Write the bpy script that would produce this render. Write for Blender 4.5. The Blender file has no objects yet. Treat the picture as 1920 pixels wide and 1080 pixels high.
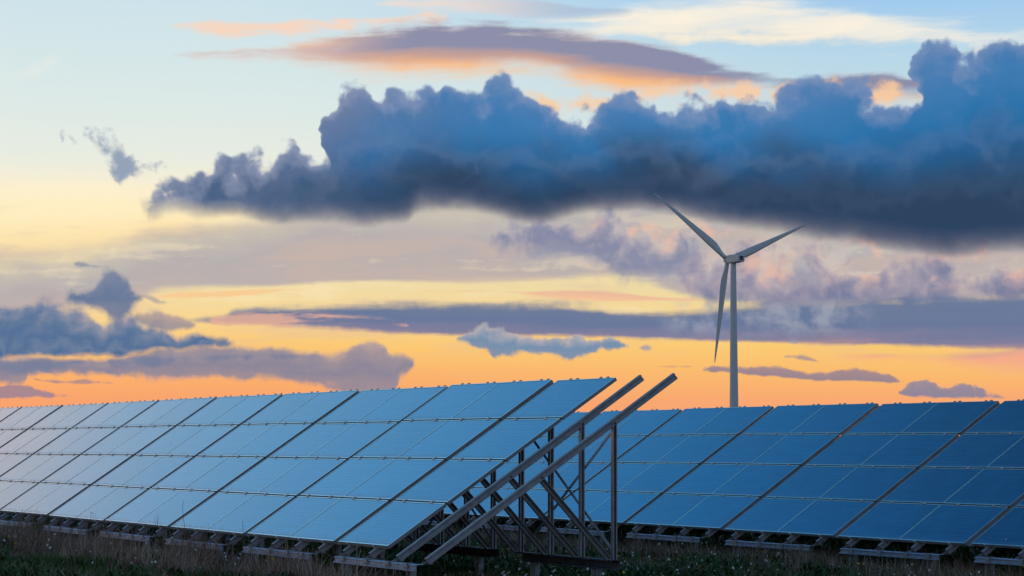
import bpy, math, random
import numpy as np
from mathutils import Vector, Matrix, Euler

random.seed(11)
rng = np.random.default_rng(11)
scene = bpy.context.scene
COL = scene.collection

# ------------------------------------------------------------------ camera
FPX = 4923.2                       # focal length in photograph pixels (1920 wide)
PITCH, YAW = 0.0597, -1.135        # yaw: from +Y, clockwise positive
CAMZ = 1.2
cd = bpy.data.cameras.new('camera')
cd.sensor_width = 36.0
cd.lens = FPX / 1920.0 * 36.0
cd.clip_end = 20000.0
cam = bpy.data.objects.new('camera', cd)
cam.location = (0, 0, CAMZ)
cam.rotation_euler = (math.pi / 2 + PITCH, 0, -YAW)
COL.objects.link(cam)
scene.camera = cam
FW = np.array([math.sin(YAW) * math.cos(PITCH), math.cos(YAW) * math.cos(PITCH), math.sin(PITCH)])
RT = np.array([math.cos(YAW), -math.sin(YAW), 0.0])
UP = np.cross(RT, FW)


def ray(px, py):
    d = FW * FPX + RT * (px - 960.0) - UP * (py - 540.0)
    return d / np.linalg.norm(d)


# ------------------------------------------------------------------ sun, exposure
SUN_AZ = math.radians(-93.0)       # low in the west, left of the picture
SUN_EL = math.radians(2.0)
sd = bpy.data.lights.new('sun', 'SUN')
sd.energy = 0.2
sd.angle = math.radians(12.0)
sd.color = (1.0, 0.62, 0.36)
sun = bpy.data.objects.new('sun', sd)
COL.objects.link(sun)
sun.location = (-60, 0, 40)
sun_dir = Vector((math.sin(SUN_AZ) * math.cos(SUN_EL), math.cos(SUN_AZ) * math.cos(SUN_EL), math.sin(SUN_EL)))
sun.rotation_euler = sun_dir.to_track_quat('Z', 'Y').to_euler()
scene.view_settings.view_transform = 'Standard'
scene.view_settings.look = 'None'
scene.view_settings.exposure = 0.0
scene.view_settings.gamma = 1.0
scene.view_settings.use_curve_mapping = False


# ------------------------------------------------------------------ node helpers
def lin(c):
    r = []
    for v in c[:3]:
        v = v / 255.0
        r.append(v / 12.92 if v <= 0.04045 else ((v + 0.055) / 1.055) ** 2.4)
    return (r[0], r[1], r[2], 1.0)


class G:
    """a tiny expression builder over one node tree"""

    def __init__(self, tree):
        self.t = tree

    def node(self, typ, **kw):
        n = self.t.nodes.new(typ)
        for k, v in kw.items():
            setattr(n, k, v)
        return n

    def put(self, sock, v):
        if isinstance(v, S):
            v = v.s
        if isinstance(v, bpy.types.NodeSocket):
            self.t.links.new(v, sock)
        else:
            sock.default_value = v

    def math(self, op, a, b=None, c=None, clamp=False):
        n = self.node('ShaderNodeMath', operation=op, use_clamp=clamp)
        self.put(n.inputs[0], a)
        if b is not None:
            self.put(n.inputs[1], b)
        if c is not None:
            self.put(n.inputs[2], c)
        return S(self, n.outputs[0])

    def smooth(self, v, a, b, lo=0.0, hi=1.0):
        n = self.node('ShaderNodeMapRange', interpolation_type='SMOOTHSTEP')
        self.put(n.inputs[0], v)
        n.inputs[1].default_value, n.inputs[2].default_value = a, b
        n.inputs[3].default_value, n.inputs[4].default_value = lo, hi
        return S(self, n.outputs[0])

    def vec(self, x, y, z=0.0):
        n = self.node('ShaderNodeCombineXYZ')
        for i, v in enumerate((x, y, z)):
            self.put(n.inputs[i], v)
        return n.outputs[0]

    def noise(self, vec, scale, detail=6.0, rough=0.55, dist=0.0, dim='2D'):
        n = self.node('ShaderNodeTexNoise', noise_dimensions=dim)
        self.put(n.inputs['Vector'], vec)
        n.inputs['Scale'].default_value = scale
        n.inputs['Detail'].default_value = detail
        n.inputs['Roughness'].default_value = rough
        n.inputs['Distortion'].default_value = dist
        return S(self, n.outputs[0]), n.outputs[1]

    def voro(self, vec, scale, detail=2.0, rough=0.5):
        n = self.node('ShaderNodeTexVoronoi', voronoi_dimensions='2D', feature='F1')
        self.put(n.inputs['Vector'], vec)
        n.inputs['Scale'].default_value = scale
        n.inputs['Detail'].default_value = detail
        n.inputs['Roughness'].default_value = rough
        return S(self, n.outputs['Distance'])

    def ramp(self, fac, stops, interp='LINEAR'):
        n = self.node('ShaderNodeValToRGB')
        cr = n.color_ramp
        cr.interpolation = interp
        while len(cr.elements) < len(stops):
            cr.elements.new(0.5)
        for e, (p, c) in zip(cr.elements, stops):
            e.position = p
            e.color = c if len(c) == 4 and max(c) <= 1.0001 else lin(c)
        self.put(n.inputs[0], fac)
        return n.outputs[0]

    def mix(self, fac, a, b, blend='MIX'):
        n = self.node('ShaderNodeMix', data_type='RGBA', blend_type=blend)
        self.put(n.inputs[0], fac)
        self.put(n.inputs[6], a)
        self.put(n.inputs[7], b)
        return n.outputs[2]

    def curve(self, v, pts, x0, x1, y0, y1):
        """piecewise curve y(x), evaluated on socket v"""
        n = self.node('ShaderNodeFloatCurve')
        m = n.mapping
        c = m.curves[0]
        P = [((x - x0) / (x1 - x0), (y - y0) / (y1 - y0)) for x, y in pts]
        while len(c.points) < len(P):
            c.points.new(0.5, 0.5)
        for q, (x, y) in zip(c.points, P):
            q.location = (x, y)
            q.handle_type = 'AUTO_CLAMPED'
        m.use_clip = False
        m.update()
        u = self.math('MULTIPLY_ADD', v, 1.0 / (x1 - x0), -x0 / (x1 - x0), clamp=True)
        self.put(n.inputs['Value'], u)
        n.inputs['Factor'].default_value = 1.0
        return self.math('MULTIPLY_ADD', S(self, n.outputs[0]), (y1 - y0), y0)


class S:
    def __init__(self, g, s):
        self.g, self.s = g, s

    def __add__(self, o): return self.g.math('ADD', self, o)
    __radd__ = __add__
    def __sub__(self, o): return self.g.math('SUBTRACT', self, o)
    def __rsub__(self, o): return self.g.math('SUBTRACT', o, self)
    def __mul__(self, o): return self.g.math('MULTIPLY', self, o)
    __rmul__ = __mul__
    def __truediv__(self, o): return self.g.math('DIVIDE', self, o)


# ------------------------------------------------------------------ sky (world)
# Sky coordinates: sx grows with azimuth to the right, sy downwards; 1 unit is about 1.16 degrees.
# They are directions in the world, so the sky stays where it is when the camera moves.
K = FPX / 100.0


def sky_xy(px, py):
    d = ray(px, py)
    az = math.atan2(d[0], d[1]) - YAW
    el = math.asin(d[2])
    return (9.6 + K * az, 5.4 - K * (el - PITCH))


# The clouds are built as groups of layers. Each layer lies between two outlines roughened by noise.
class Layers:
    INS = ('x', 'y', 'xw', 'yw', 'puff', 'wisp', 'fine', 'streak', 'soft')

    def __init__(self, name):
        self.t = bpy.data.node_groups.new(name, 'ShaderNodeTree')
        itf = self.t.interface
        itf.new_socket('Color', in_out='INPUT', socket_type='NodeSocketColor')
        for n in self.INS:
            itf.new_socket(n, in_out='INPUT', socket_type='NodeSocketFloat')
        itf.new_socket('Color', in_out='OUTPUT', socket_type='NodeSocketColor')
        self.g = G(self.t)
        gi = self.t.nodes.new('NodeGroupInput')
        self.col = gi.outputs[0]
        self.env = [S(self.g, gi.outputs[i + 1]) for i in range(len(self.INS))]

    def over(self, a, c):
        self.col = self.g.mix(a, self.col, c)

    def band(self, top, bot, st, sb, nt_=None, nb=None, warp=False):
        """cloud between two outlines; returns coverage, relative height, distance below top, distance above base"""
        g = self.g
        x, y = (self.env[2], self.env[3]) if warp else (self.env[0], self.env[1])
        T = [sky_xy(*p) for p in top]
        B = [sky_xy(*p) for p in bot]
        a = min(T[0][0], B[0][0]); b = max(T[-1][0], B[-1][0])
        x0, x1 = a - 1.0, b + 1.0

        def close(pts, sgn):
            return [(x0, pts[0][1] + sgn * 1.2), (a - 0.25, pts[0][1] + sgn * 0.30)] + pts + [(b + 0.25, pts[-1][1] + sgn * 0.30), (x1, pts[-1][1] + sgn * 1.2)]
        dt = y - g.curve(x, close(T, 1), x0, x1, -4.0, 12.0)
        db = g.curve(x, close(B, -1), x0, x1, -4.0, 12.0) - y
        if nt_ is not None:
            dt = dt + nt_
        if nb is not None:
            db = db + nb
        rel = dt / g.math('MAXIMUM', dt + db, 0.08)
        return g.smooth(dt, 0.0, st) * g.smooth(db, 0.0, sb), rel, dt, db

    def done(self):
        go = self.t.nodes.new('NodeGroupOutput')
        self.t.links.new(self.col, go.inputs[0])
        return self.t


def layer_group(fn):
    L = Layers(fn.__name__)
    fn(L.g, L.band, L.over, *L.env)
    return L.done()


def high_clouds(g, band, over, x, y, xw, yw, puff, wisp, fine, streak, soft):
    # --- high cirrus, top right
    a, r, dt, db = band([(980, 70), (1080, 40), (1200, -6), (1400, -10), (1560, 10), (1750, 40), (1960, 60)],
                        [(980, 84), (1100, 84), (1250, 70), (1400, 76), (1600, 84), (1800, 94), (1960, 100)], 0.55, 0.34, streak * 1.1 + 0.16, streak * 0.8 + wisp * 0.3 + 0.16)
    over(a * (0.80 + streak * 1.1), g.ramp(r, [(0, (232, 234, 230)), (.6, (252, 241, 222)), (1, (254, 236, 206))]))
    a, r, dt, db = band([(700, 4), (800, -4), (950, -8), (1100, 6), (1190, 16)], [(700, 12), (850, 22), (1000, 36), (1120, 34), (1190, 24)], 0.10, 0.14, streak * 0.3, streak * 0.3)
    over(a * 0.75, g.ramp(g.smooth(x, 8.0, 11.0), [(0, (246, 220, 204)), (1, (172, 190, 212))]))
    # faint patch far left, thin streaks
    a, r, dt, db = band([(-10, 150), (60, 110), (130, 92)], [(-10, 160), (70, 152), (130, 112)], 0.3, 0.3, wisp * 0.3, wisp * 0.3)
    over(a * 0.55, lin((240, 238, 226)))
    a, r, dt, db = band([(130, 44), (250, 38), (360, 30), (520, 34), (680, 38), (830, 36)], [(130, 50), (250, 50), (380, 66), (540, 70), (700, 58), (830, 52)], 0.26, 0.26, streak * 0.8 + wisp * .25, streak * 0.8 + wisp * .3)
    over(a * (0.72 + streak * 1.2), lin((249, 214, 190)))
    # --- lens-shaped cloud, mauve above, lit orange below
    a, r, dt, db = band([(325, 92), (450, 84), (560, 70), (640, 60), (720, 46), (850, 40), (1000, 44), (1150, 60), (1250, 82), (1340, 108), (1420, 126), (1520, 136), (1600, 132), (1740, 152)],
                        [(325, 100), (440, 106), (520, 110), (560, 122), (640, 130), (760, 134), (850, 134), (980, 130), (1100, 156), (1200, 172), (1300, 170), (1400, 164), (1500, 176), (1600, 190), (1740, 186)],
                        0.16, 0.55, streak * 0.45 + wisp * 0.10, streak * 0.8 + wisp * 0.12 + 0.20)
    lc = g.ramp(r + streak * 0.45, [(0.0, (196, 180, 180)), (0.14, (138, 138, 166)), (0.42, (138, 138, 166)), (0.58, (196, 156, 146)), (0.74, (252, 186, 126)), (1.0, (254, 208, 152))])
    lcl = g.ramp(r + streak * 0.5, [(0.0, (248, 204, 168)), (0.3, (214, 176, 168)), (0.55, (226, 180, 160)), (1.0, (248, 204, 172))])
    over(a * 0.95, g.mix(g.smooth(x, 5.4, 7.8), lcl, lc))
    a, r, dt, db = band([(980, 168), (1100, 172), (1250, 150), (1400, 150), (1620, 150), (1720, 160)], [(980, 214), (1100, 220), (1250, 200), (1400, 200), (1620, 205), (1720, 190)], 0.3, 0.3, wisp * 0.9, wisp * 0.7)
    over(a * 0.85, lin((251, 204, 158)))


def veil_clouds(g, band, over, x, y, xw, yw, puff, wisp, fine, streak, soft):
    # cream glow left of the bank
    a, r, dt, db = band([(-500, 330), (0, 336), (140, 330), (300, 345), (420, 392), (640, 400)], [(-500, 470), (0, 480), (200, 470), (330, 440), (450, 440), (640, 420)], 0.25, 0.5, streak * 0.35, streak * 0.6)
    over(a * 0.65, g.ramp(r + streak * .3, [(0, (255, 242, 208)), (.5, (255, 240, 196)), (1, (255, 226, 164))]))

    # --- grey-beige veil
    a, r, dt, db = band([(-500, 470), (0, 452), (180, 428), (330, 405), (450, 380), (600, 340), (760, 310), (900, 300), (1150, 300), (1500, 330), (1960, 370)],
                        [(-500, 590), (0, 592), (200, 570), (330, 546), (520, 544), (700, 536), (900, 532), (1150, 526), (1300, 562), (1500, 574), (1960, 560)], 0.55, 0.16, soft * 0.9 + streak * 0.3, streak * 0.28)
    vc = g.ramp(r + soft * 0.8 + streak * 0.25, [(0.0, (204, 196, 182)), (0.30, (190, 184, 178)), (0.62, (174, 170, 177)), (1.0, (186, 172, 172))])
    over(a * 0.90, vc)
    ml = g.smooth(streak + soft * 0.5, -0.02, 0.22) * g.smooth(y, 3.3, 4.2) * g.smooth(y, 7.2, 6.0)
    over(ml * 0.30, lin((214, 184, 168)))
    ml = g.smooth(streak * -1.0 + wisp * 0.4, 0.06, 0.24) * g.smooth(y, 3.6, 4.4) * g.smooth(y, 7.0, 5.8)
    over(ml * 0.28, lin((255, 236, 196)))
    # thin lit streaks below the veil
    a, r, dt, db = band([(290, 556), (400, 545), (520, 538), (600, 536)], [(290, 560), (400, 562), (520, 552), (600, 540)], 0.05, 0.07, streak * 0.16, streak * 0.16)
    over(a * 0.7, lin((250, 198, 142)))
    a, r, dt, db = band([(700, 548), (850, 541), (1000, 543), (1150, 548), (1240, 556), (1330, 562)], [(700, 549), (850, 552), (1000, 558), (1150, 566), (1240, 566), (1330, 563)], 0.07, 0.08, streak * 0.22, streak * 0.22)
    over(a * 0.85, g.ramp(r, [(0, (228, 176, 158)), (1, (252, 196, 150))]))


def broken_clouds(g, band, over, x, y, xw, yw, puff, wisp, fine, streak, soft):
    # --- broken mauve cumulus under the bank (centre and right)
    a, r, dt, db = band([(900, 440), (930, 416), (1000, 408), (1080, 420), (1130, 410), (1200, 425), (1280, 445), (1330, 475)],
                        [(900, 455), (950, 470), (1050, 475), (1120, 500), (1160, 528), (1200, 520), (1270, 510), (1330, 490)], 0.34, 0.44, puff * 0.36 + wisp * 0.65 + 0.22, wisp * 0.7 + puff * 0.2 + 0.28)
    cc = g.ramp(r + wisp * 1.2 + soft * 0.4, [(0.0, (206, 194, 186)), (0.28, (168, 162, 176)), (0.56, (124, 132, 164)), (1.0, (150, 152, 174))])
    over(a * 0.88, cc)
    a, r, dt, db = band([(1300, 500), (1380, 480), (1450, 470), (1530, 478), (1600, 500), (1680, 505), (1760, 500), (1830, 520), (1900, 500), (1980, 490)],
                        [(1300, 545), (1380, 560), (1450, 578), (1530, 590), (1600, 560), (1680, 562), (1760, 556), (1830, 545), (1900, 556), (1980, 550)], 0.40, 0.40, puff * 0.36 + wisp * 0.7 + 0.42, wisp * 0.6 + puff * 0.25 + 0.42)
    cc = g.ramp(r + wisp * 1.1 + soft * 0.5 + puff * 0.2, [(0.0, (216, 194, 184)), (0.22, (176, 164, 174)), (0.45, (146, 142, 166)), (0.68, (112, 120, 156)), (1.0, (140, 138, 162))])
    over(a * 0.90, cc)
    # peach lit patches on them
    pm = g.smooth(g.noise(g.vec(xw, yw), 1.5, 5.0, 0.5)[0], 0.53, 0.70) * g.smooth(y, 4.0, 4.35) * g.smooth(y, 5.6, 5.1) * g.smooth(x, 10.4, 11.2)
    over(pm * 0.62, lin((240, 190, 166)))
    pm2 = g.smooth(g.noise(g.vec(xw + 7.3, yw), 1.1, 5.0, 0.5)[0], 0.56, 0.70) * g.smooth(y, 3.7, 4.1) * g.smooth(y, 5.4, 4.9) * g.smooth(x, 8.8, 10.0)
    over(pm2 * 0.55, lin((206, 200, 192)))


def bar_clouds(g, band, over, x, y, xw, yw, puff, wisp, fine, streak, soft):
    # --- long blue-grey stratus bar
    a, r, dt, db = band([(355, 600), (420, 592), (440, 577), (600, 572), (800, 566), (960, 565), (1100, 571), (1240, 580), (1400, 572), (1600, 560), (1800, 556), (2100, 556), (2600, 570)],
                        [(355, 604), (420, 606), (520, 610), (640, 618), (760, 628), (900, 632), (1100, 634), (1250, 640), (1400, 644), (1600, 648), (1750, 653), (1900, 656), (2100, 656), (2600, 640)],
                        0.22, 0.10, streak * 0.30 + fine * 0.06 + 0.06, streak * 0.16 + fine * 0.04 + 0.02)
    sc_ = g.ramp(r + streak * 0.55, [(0.0, (140, 140, 160)), (0.2, (104, 121, 154)), (0.55, (96, 116, 156)), (0.85, (124, 124, 156)), (1.0, (168, 138, 150))])
    over(a * 0.97, sc_)
    a2, r2, dt2, db2 = band([(400, 598), (470, 584), (560, 582), (640, 590), (760, 606)], [(400, 606), (480, 608), (580, 606), (660, 612), (760, 614)], 0.10, 0.10, streak * 0.5, streak * 0.5)
    over(a2 * g.smooth(streak, -0.02, 0.12) * 0.75, lin((232, 178, 152)))
    # paler wisps over the bar, right of centre
    wm = g.smooth(wisp * 1.0 + puff * 0.25 + streak * 0.4, -0.26, 0.12) * g.smooth(y, 5.55, 5.80) * g.smooth(y + wisp * 0.4, 6.46, 6.06) * g.smooth(x, 12.2, 12.8) * g.smooth(x, 16.6, 15.6)
    over(wm * 0.66, lin((170, 172, 184)))
    wm = g.smooth(fine * 0.5 + puff * 0.6, 0.04, 0.22) * g.smooth(y, 5.8, 5.95) * g.smooth(y, 6.3, 6.15) * g.smooth(x, 16.6, 17.0)
    over(wm * 0.5, lin((160, 162, 182)))
    # pink flush low on the right
    a, r, dt, db = band([(1560, 664), (1700, 662), (1850, 658), (2000, 652), (2500, 660)], [(1560, 668), (1700, 690), (1850, 706), (2000, 716), (2500, 720)], 0.10, 0.35, streak * 0.3, streak * 0.5)
    over(a * 0.8, g.ramp(r + streak * .6, [(0.0, (186, 152, 158)), (.35, (244, 164, 142)), (1, (248, 182, 136))]))


def shelf_clouds(g, band, over, x, y, xw, yw, puff, wisp, fine, streak, soft):
    # --- lower-left mauve shelf
    a, r, dt, db = band([(-300, 668), (0, 664), (60, 668), (150, 674), (270, 664), (330, 655), (450, 656), (520, 661), (600, 662), (650, 660), (672, 650), (692, 642), (716, 650), (726, 668), (776, 682)],
                        [(-300, 716), (0, 716), (50, 716), (58, 702), (120, 698), (180, 700), (260, 704), (400, 704), (500, 708), (560, 712), (610, 720), (650, 734), (700, 742), (738, 736), (752, 706), (776, 688)],
                        0.13, 0.14, puff * 0.08 + wisp * 0.12 + 0.12, wisp * 0.22 + fine * 0.12 + 0.12, warp=True)
    sc_ = g.ramp(r + wisp * 0.6 + streak * .5, [(0.0, (184, 160, 156)), (0.22, (152, 142, 154)), (0.55, (134, 132, 154)), (0.82, (154, 140, 150)), (1.0, (212, 158, 142))])
    over(a * 0.96, sc_)
    a, r, dt, db = band([(-200, 664), (0, 666), (150, 672), (300, 668), (420, 664), (590, 664)], [(-200, 700), (0, 706), (90, 704), (150, 688), (280, 694), (340, 686), (420, 680), (590, 668)], 0.12, 0.16, streak * 0.2 + wisp * 0.2, wisp * 0.4 + streak * 0.2)
    over(a * 0.62, lin((104, 122, 156)))
    a, r, dt, db = band([(-300, 728), (0, 722), (50, 722), (100, 736), (150, 742)], [(-300, 748), (0, 750), (60, 747), (150, 744)], 0.06, 0.05, fine * 0.14, fine * 0.1)
    over(a * 0.9, lin((158, 132, 148)))
    a, r, dt, db = band([(64, 708), (100, 712), (150, 710), (180, 712), (214, 718)], [(64, 712), (100, 719), (150, 721), (214, 721)], 0.05, 0.04, fine * 0.12, fine * 0.08)
    over(a * 0.8, lin((168, 136, 142)))
    # --- left blue cumulus mass and turret
    a, r, dt, db = band([(-400, 525), (0, 535), (80, 530), (150, 550), (220, 570), (380, 588)], [(-400, 600), (0, 600), (100, 600), (200, 605), (300, 612), (380, 604)], 0.35, 0.3, wisp * 0.6 + puff * 0.3, wisp * 0.4)
    over(a * 0.65, g.ramp(r + wisp * 0.8, [(0, (206, 186, 174)), (.5, (176, 164, 168)), (1, (150, 148, 164))]))
    a, r, dt, db = band([(-500, 540), (-200, 556), (0, 572), (50, 576), (100, 572), (130, 586), (162, 594), (190, 604), (214, 588), (240, 588), (262, 612), (300, 620), (350, 629), (400, 641), (440, 655)],
                        [(-500, 664), (-200, 664), (0, 664), (100, 664), (200, 662), (300, 656), (400, 644), (440, 636)], 0.20, 0.12, puff * 0.22 + wisp * 0.24 + 0.20, streak * 0.14 + wisp * .06 + 0.07, warp=True)
    mc = g.ramp(r * 0.8 + wisp * 0.9 + soft * 0.5 + streak * 0.3 + 0.08, [(0.0, (178, 166, 170)), (0.20, (136, 142, 164)), (0.42, (92, 120, 156)), (0.62, (72, 108, 152)), (0.80, (98, 124, 158)), (0.95, (64, 104, 150)), (1.0, (90, 116, 156))])
    over(a * 0.97, mc)
    a, r, dt, db = band([(128, 548), (160, 534), (180, 510), (203, 496), (228, 512), (248, 530), (260, 552)], [(128, 558), (160, 574), (185, 588), (212, 606), (236, 600), (260, 566)], 0.20, 0.26, puff * 0.20 + wisp * 0.36 + 0.10, wisp * 0.45 + 0.12, warp=True)
    over(a * 0.93, g.ramp(r + wisp * .5, [(0, (130, 138, 162)), (.5, (92, 116, 152)), (1, (128, 132, 156))]))
    a, r, dt, db = band([(136, 492), (150, 489), (180, 496), (215, 498)], [(136, 496), (155, 503), (185, 504), (215, 502)], 0.06, 0.06, fine * 0.08, fine * 0.08)
    over(a * 0.7, lin((128, 138, 160)))
    a, r, dt, db = band([(262, 588), (290, 592), (330, 592), (362, 604)], [(262, 606), (300, 614), (340, 620), (362, 614)], 0.12, 0.12, wisp * 0.3 + 0.06, wisp * 0.25 + 0.06)
    over(a * 0.85, g.ramp(r, [(0, (196, 164, 152)), (.5, (150, 142, 154)), (1, (128, 132, 156))]))
    a, r, dt, db = band([(245, 552), (270, 550), (300, 560), (330, 566)], [(245, 556), (270, 562), (300, 572), (330, 570)], 0.07, 0.07, fine * 0.12, fine * 0.12)
    over(a * 0.6, lin((146, 146, 158)))


def small_clouds(g, band, over, x, y, xw, yw, puff, wisp, fine, streak, soft):
    # --- small cumulus centre
    a, r, dt, db = band([(862, 630), (885, 618), (905, 607), (935, 612), (960, 622), (1000, 626), (1060, 624), (1086, 618), (1112, 628), (1150, 628), (1180, 646)],
                        [(862, 642), (890, 648), (915, 656), (930, 672), (950, 664), (1000, 668), (1060, 672), (1112, 664), (1130, 652), (1150, 662), (1180, 654)], 0.09, 0.12, puff * 0.12 + fine * 0.22 + 0.03, wisp * 0.26 + fine * 0.16 + 0.04, warp=True)
    over(a * 0.97, g.ramp(r + fine * 0.5 + wisp * .4, [(0.0, (194, 182, 178)), (0.25, (160, 164, 178)), (0.6, (110, 142, 174)), (1.0, (134, 146, 170))]))
    for px_, py_, rr in ((1212, 653, 12), (1265, 600, 11), (1488, 642, 11)):
        a, r, dt, db = band([(px_ - rr * 1.2, py_), (px_, py_ - rr * .8), (px_ + rr * 1.2, py_)], [(px_ - rr * 1.2, py_ + 1), (px_, py_ + rr * .6), (px_ + rr * 1.2, py_ + 1)], 0.08, 0.08, fine * 0.1, fine * 0.1)
        over(a * 0.8, lin((150, 152, 172)))
    # --- thin dark clouds low on the right
    a, r, dt, db = band([(1318, 692), (1345, 688), (1380, 692), (1440, 688), (1500, 697), (1540, 702), (1590, 694), (1640, 700), (1686, 714)],
                        [(1318, 695), (1350, 697), (1400, 701), (1480, 708), (1540, 713), (1600, 713), (1686, 717)], 0.07, 0.05, fine * 0.14 + wisp * 0.06 + 0.05, fine * 0.07 + 0.03)
    over(a * 0.92, g.ramp(r, [(0, (164, 138, 142)), (1, (134, 124, 146))]))
    a, r, dt, db = band([(1470, 668), (1490, 662), (1520, 668), (1536, 676)], [(1470, 672), (1500, 676), (1536, 680)], 0.06, 0.05, fine * 0.1, fine * 0.1)
    over(a * 0.8, lin((158, 142, 146)))
    a, r, dt, db = band([(1688, 730), (1706, 716), (1735, 714), (1765, 722), (1820, 726), (1860, 738), (1884, 746)], [(1688, 742), (1720, 747), (1800, 749), (1884, 748)], 0.08, 0.06, fine * 0.26 + wisp * 0.14 + 0.03, fine * 0.10)
    over(a * 0.92, g.ramp(r + fine * .6, [(0, (164, 146, 152)), (.5, (136, 132, 156)), (1, (128, 128, 158))]))
    a, r, dt, db = band([(1228, 686), (1270, 684), (1300, 686)], [(1228, 688), (1270, 690), (1300, 688)], 0.04, 0.03, fine * 0.05, fine * 0.04)
    over(a * 0.6, lin((190, 148, 132)))


def bank_clouds(g, band, over, x, y, xw, yw, puff, wisp, fine, streak, soft):
    # --- torn scraps ahead of the bank
    a, r, dt, db = band([(120, 250), (160, 246), (190, 264), (215, 262), (240, 288), (280, 300), (330, 300)], [(120, 262), (160, 268), (190, 276), (205, 318), (240, 332), (280, 322), (330, 306)], 0.2, 0.2, wisp * 1.3 + fine * .35, wisp * 1.2 + fine * .35)
    over(a * 0.60, lin((150, 164, 184)))
    a, r, dt, db = band([(186, 272), (205, 264), (228, 268), (240, 296), (268, 318)], [(186, 280), (205, 310), (225, 328), (250, 330), (268, 324)], 0.28, 0.30, wisp * 0.8 + 0.10, wisp * 0.9 + 0.12)
    over(a * 0.85, lin((140, 156, 180)))

    # --- the great dark bank
    top = [(280, 384), (296, 352), (326, 338), (356, 318), (378, 300), (408, 278), (440, 302), (470, 292), (505, 270), (530, 258), (556, 280), (590, 276), (603, 262), (604, 206), (625, 176), (645, 148), (690, 146), (708, 176),
           (722, 180), (745, 150), (780, 140), (806, 152), (833, 136), (862, 158), (905, 160), (940, 138), (978, 158), (1012, 196), (1046, 214), (1085, 204), (1115, 180), (1175, 170), (1210, 164), (1235, 188), (1265, 186), (1300, 180),
           (1330, 194), (1358, 164), (1385, 192), (1420, 180), (1460, 158), (1505, 148), (1560, 138), (1610, 138), (1645, 172), (1690, 190), (1716, 164), (1724, 110), (1752, 70), (1785, 60), (1808, 86), (1850, 84), (1890, 72), (1930, 70), (2050, 50), (2250, 80), (2600, 150), (3000, 330)]
    bot = [(284, 396), (330, 384), (380, 398), (440, 394), (520, 404), (600, 402), (700, 406), (760, 398), (790, 382), (850, 386), (950, 396), (1010, 402), (1100, 388), (1200, 376), (1290, 392), (1380, 412), (1480, 426), (1600, 440), (1720, 456), (1830, 464), (1920, 456), (2100, 470), (2600, 440), (3000, 340)]
    # a slow wobble makes the towers overhang instead of standing as walls
    wn = g.node('ShaderNodeSeparateColor')
    g.put(wn.inputs[0], g.noise(g.vec(x + 3.7, y), 1.15, 3.0, 0.5)[1])
    bx = x + (S(g, wn.outputs[0]) - 0.5) * 1.05
    by = y + (S(g, wn.outputs[1]) - 0.5) * 0.50
    low = g.noise(g.vec(x * 0.8, y + 5.0), 0.8, 3.0, 0.45)[0] - 0.5
    T = [sky_xy(*p) for p in top]
    B = [sky_xy(*p) for p in bot]
    xa, xb = T[0][0], T[-1][0]
    xr = np.linspace(xa, xb, 500)
    yt = np.interp(xr, [p[0] for p in T], [p[1] for p in T])
    yb = np.interp(xr, [p[0] for p in B], [p[1] for p in B])

    def outline(w, shift, n=60):
        """smoothed crest, moved down by a share of the bank's height"""
        out = []
        for q in np.linspace(xa, xb, n):
            k = np.exp(-((xr - q) / w) ** 2)
            t, b = float(np.average(yt, weights=k)), float(np.average(yb, weights=k))
            out.append((q, t + (b - t) * shift))
        return out

    def crest(pts):
        ends = [(xa - 1.0, pts[0][1] + 1.2), (xa - 0.2, pts[0][1] + 0.3)] + pts + [(xb + 0.2, pts[-1][1] + 0.3), (xb + 1.0, pts[-1][1] + 1.2)]
        return by - g.curve(bx, ends, xa - 1.0, xb + 1.0, -4.0, 12.0)
    ends = [(xa - 1.0, B[0][1] - 1.2), (xa - 0.2, B[0][1] - 0.3)] + B + [(xb + 0.2, B[-1][1] - 0.3), (xb + 1.0, B[-1][1] - 1.2)]
    db = g.curve(x, ends, xa - 1.0, xb + 1.0, -4.0, 12.0) - y + low * 0.26 + soft * 0.20 + wisp * 0.10 + 0.20
    inner = by - g.curve(bx, outline(1.3, 0.0, 28), xa, xb, -4.0, 12.0)          # smooth depth below the crest
    side = g.smooth(x + low * 3.0, 5.4, 9.6)                                      # slate on the left, blue on the right
    tone = g.math('MAXIMUM', inner, 0.0) * 0.30 + low * 0.22 + wisp * 0.06
    bodyl = g.ramp(tone, [(0.0, (104, 124, 162)), (0.20, (90, 114, 154)), (0.42, (72, 102, 144)), (0.70, (58, 86, 126)), (1.0, (50, 74, 108))])
    bodyr = g.ramp(tone, [(0.0, (80, 126, 178)), (0.16, (58, 120, 176)), (0.34, (36, 112, 170)), (0.56, (34, 94, 144)), (0.78, (42, 78, 114)), (1.0, (46, 69, 98))])
    body = g.mix(side, bodyl, bodyr)
    base = g.ramp(g.smooth(x, 3.0, 9.0), [(0, (66, 96, 134)), (1, (45, 68, 97))])
    body = g.mix(g.smooth(db + low * 1.1 - g.smooth(x, 8.0, 18.0) * 0.45, 1.75, 0.40), body, base)
    rimc = g.mix(side, lin((150, 158, 184)), lin((128, 148, 186)))
    under = g.smooth(db, 0.0, 0.42)
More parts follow.
